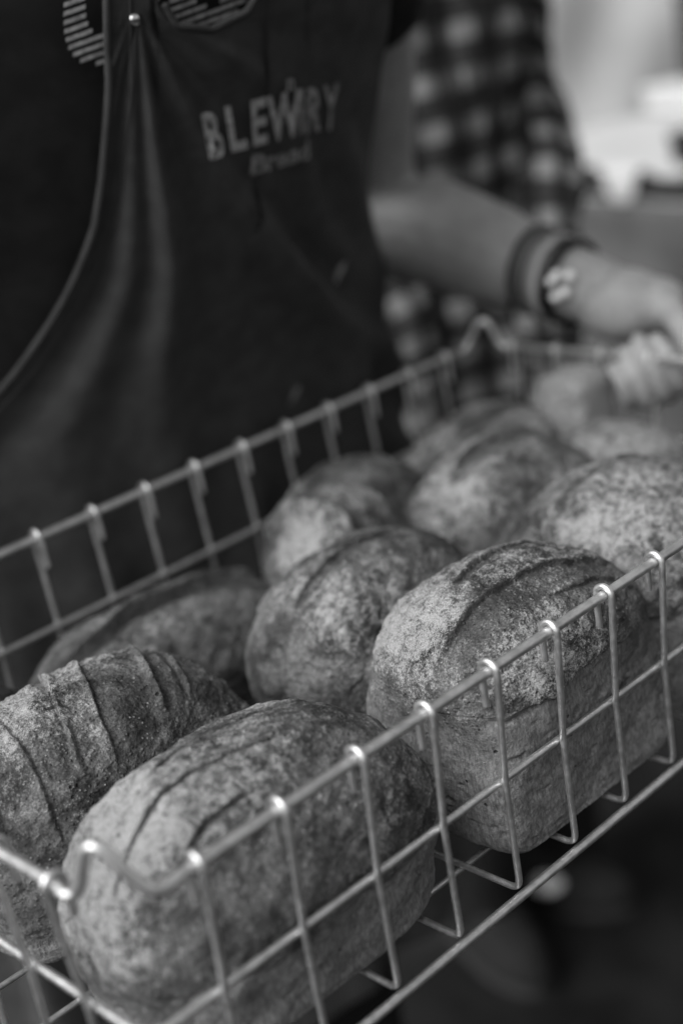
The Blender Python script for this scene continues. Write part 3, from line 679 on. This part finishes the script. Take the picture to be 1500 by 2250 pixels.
# ------------------------------------------------------------------ far table and tent
TX, TY = 53.0, 18.0
ZT = -2.8
tb = empty('market_table', w((58, 24, GZ)))
tag(tb, 'market stall table with a dark edge and grey cloth front, behind at the right', 'table')
def bx(name, lo, hi, mat, parent, bev=.004):
    V, F = box_geo(lo, hi); o = mesh_obj(name, [w(v) for v in V], F, mat, parent, smooth=False, loc=w(((lo[0]+hi[0])/2, (lo[1]+hi[1])/2, lo[2])))
    b = o.modifiers.new('bevel', 'BEVEL'); b.width = bev; b.segments = 2
    return o
def frame2(a, b):
    d = Vector((b[0]-a[0], b[1]-a[1], 0)).normalized(); return d, Vector((-d.y, d.x, 0)) if -d.y > 0 else Vector((d.y, -d.x, 0))
TA, TB = Vector((48.0, 38.0, 0)), Vector((42.3, 14.5, 0)); td, tn = frame2(TA, TB)
def tp(u, v, z): p = TA+td*u+tn*v; return (p.x, p.y, z)
def slab(name, u0, u1, v0, v1, z0, z1, mat, parent, bev=.004):
    V = [tp(u, v, z) for u in (u0, u1) for v in (v0, v1) for z in (z0, z1)]
    F = [(0, 1, 3, 2), (4, 6, 7, 5), (0, 4, 5, 1), (2, 3, 7, 6), (0, 2, 6, 4), (1, 5, 7, 3)]
    o = mesh_obj(name, [w(q) for q in V], F, mat, parent, smooth=False, loc=w(tp((u0+u1)/2, (v0+v1)/2, z0)))
    b = o.modifiers.new('bevel', 'BEVEL'); b.width = bev; b.segments = 2; return o
UL = (TB-TA).length; VD = 17.0
slab('table_top', 0, UL, 0, VD, ZT-1.2, ZT, table_dark, tb)
for u in (1, UL-1):
    for v in (1, VD-1): slab('leg', u-.5, u+.5, v-.5, v+.5, GZ, ZT-1.2, table_dark, tb)
# grey cloth skirt with folds
nu, nv = 160, 24; V = []
for j in range(nv):
    z = ZT-1.25-(j/(nv-1))*14
    for i in range(nu):
        u = .1+(UL-.2)*i/(nu-1); V.append(tp(u, -.12-.28*(j/nv)*(1+math.sin(u*1.35)+.5*math.sin(u*2.9+1)), z))
o = mesh_obj('cloth_skirt', [w(q) for q in V], grid_faces(nv, nu, wrap=False).tolist(), table_cloth, tb, loc=w(tp(UL/2, 0, ZT)))
o.modifiers.new('t', 'SOLIDIFY').thickness = .003
# white sheet on the table top, one tongue hanging over the front
nu, nv = 200, 90; V = []
for j in range(nv):
    v = -1.6+(VD+1.2)*j/(nv-1)
    for i in range(nu):
        u = .3+(UL-.6)*i/(nu-1); z = ZT+.10+.10*(1+fbm(np.array([u, v, 0.]), .35, 3, 3)); vv = v
        hang = math.exp(-((u-11.2)/1.0)**4)*1.5+math.exp(-((u-14.2)/1.2)**4)*.45
        if v < 0: 
            dz = min(-v, 1.6)/1.6*hang; z = z-dz; vv = -.22*min(1, -v*3)-.03
        V.append(tp(u, vv, z))
sh = mesh_obj('tablecloth', [w(q) for q in V], grid_faces(nv, nu, wrap=False).tolist(), white_sheet, None, loc=w(tp(UL/2, VD/2, ZT)))
sh.modifiers.new('t', 'SOLIDIFY').thickness = .002
tag(sh, 'white sheet spread over the stall table with one corner hanging over the front edge', 'tablecloth')
cb = empty('carton', w(tp(3.5, 13, ZT+.3))); tag(cb, 'low white carton on the sheet at the back of the stall table', 'carton')
slab('carton_body', .8, 7, 10.6, 15.3, ZT+.32, ZT+1.25, white_card, cb, .006); slab('lid', .7, 7.1, 10.5, 15.4, ZT+1.25, ZT+1.6, white_card, cb, .006)
db = empty('storage_box', w(tp(3.5, 13.4, ZT+1.62))); tag(db, 'tall black storage box on the white carton, cut off by the top right edge', 'box')
slab('box_body', 1.6, 6, 12.4, 15.0, ZT+1.62, ZT+5.3, dark_item, db, .01); slab('lid', 1.5, 6.1, 12.3, 15.1, ZT+5.3, ZT+5.8, dark_item, db, .01)
ti = empty('small_tub', w(tp(14.2, .9, ZT+.28))); tag(ti, 'small dark tub on the white sheet by the right edge', 'tub')
g = lathe_geo([(0, 0), (.62, 0), (.75, 1.0), (.80, 1.05), (.80, 1.15), (.68, 1.15), (.66, .2), (0, .2)], 32, tp(14.2, .9, ZT+.28))
mesh_obj('tub_body', [w(q) for q in g[0]], g[1], dark_item, ti, loc=w(tp(14.2, .9, ZT+.28)))
# tent side wall
A_, B_ = Vector((50, 68, 0)), Vector((92, 22, 0)); d_, n_ = frame2(A_, B_); nu, nv = 220, 80; V = []; LW = (B_-A_).length
for j in range(nv):
    z = GZ+(j/(nv-1))*44
    for i in range(nu):
        u = LW*i/(nu-1); q = A_+d_*u
        sag = .9*math.sin((u*.35+z*.55)*.9)+.5*math.sin(u*.9-z*.35)+.6*float(fbm(np.array([u, z, 0.]), .12, 8, 2))
        V.append((q.x+n_.x*sag*.55, q.y+n_.y*sag*.55, z))
te = empty('tent_wall', w(((A_.x+B_.x)/2, (A_.y+B_.y)/2, GZ))); tag(te, 'pale canvas side wall of a market tent, hanging in soft folds at the top right', 'tent')
o = mesh_obj('canvas_panel', [w(q) for q in V], grid_faces(nv, nu, wrap=False).tolist(), canvas, te, loc=te.location); o.location = (0, 0, 0)
for P_ in (A_, B_): bar('pole', [(P_.x, P_.y, GZ), (P_.x, P_.y, 22)], .45, table_dark, te)
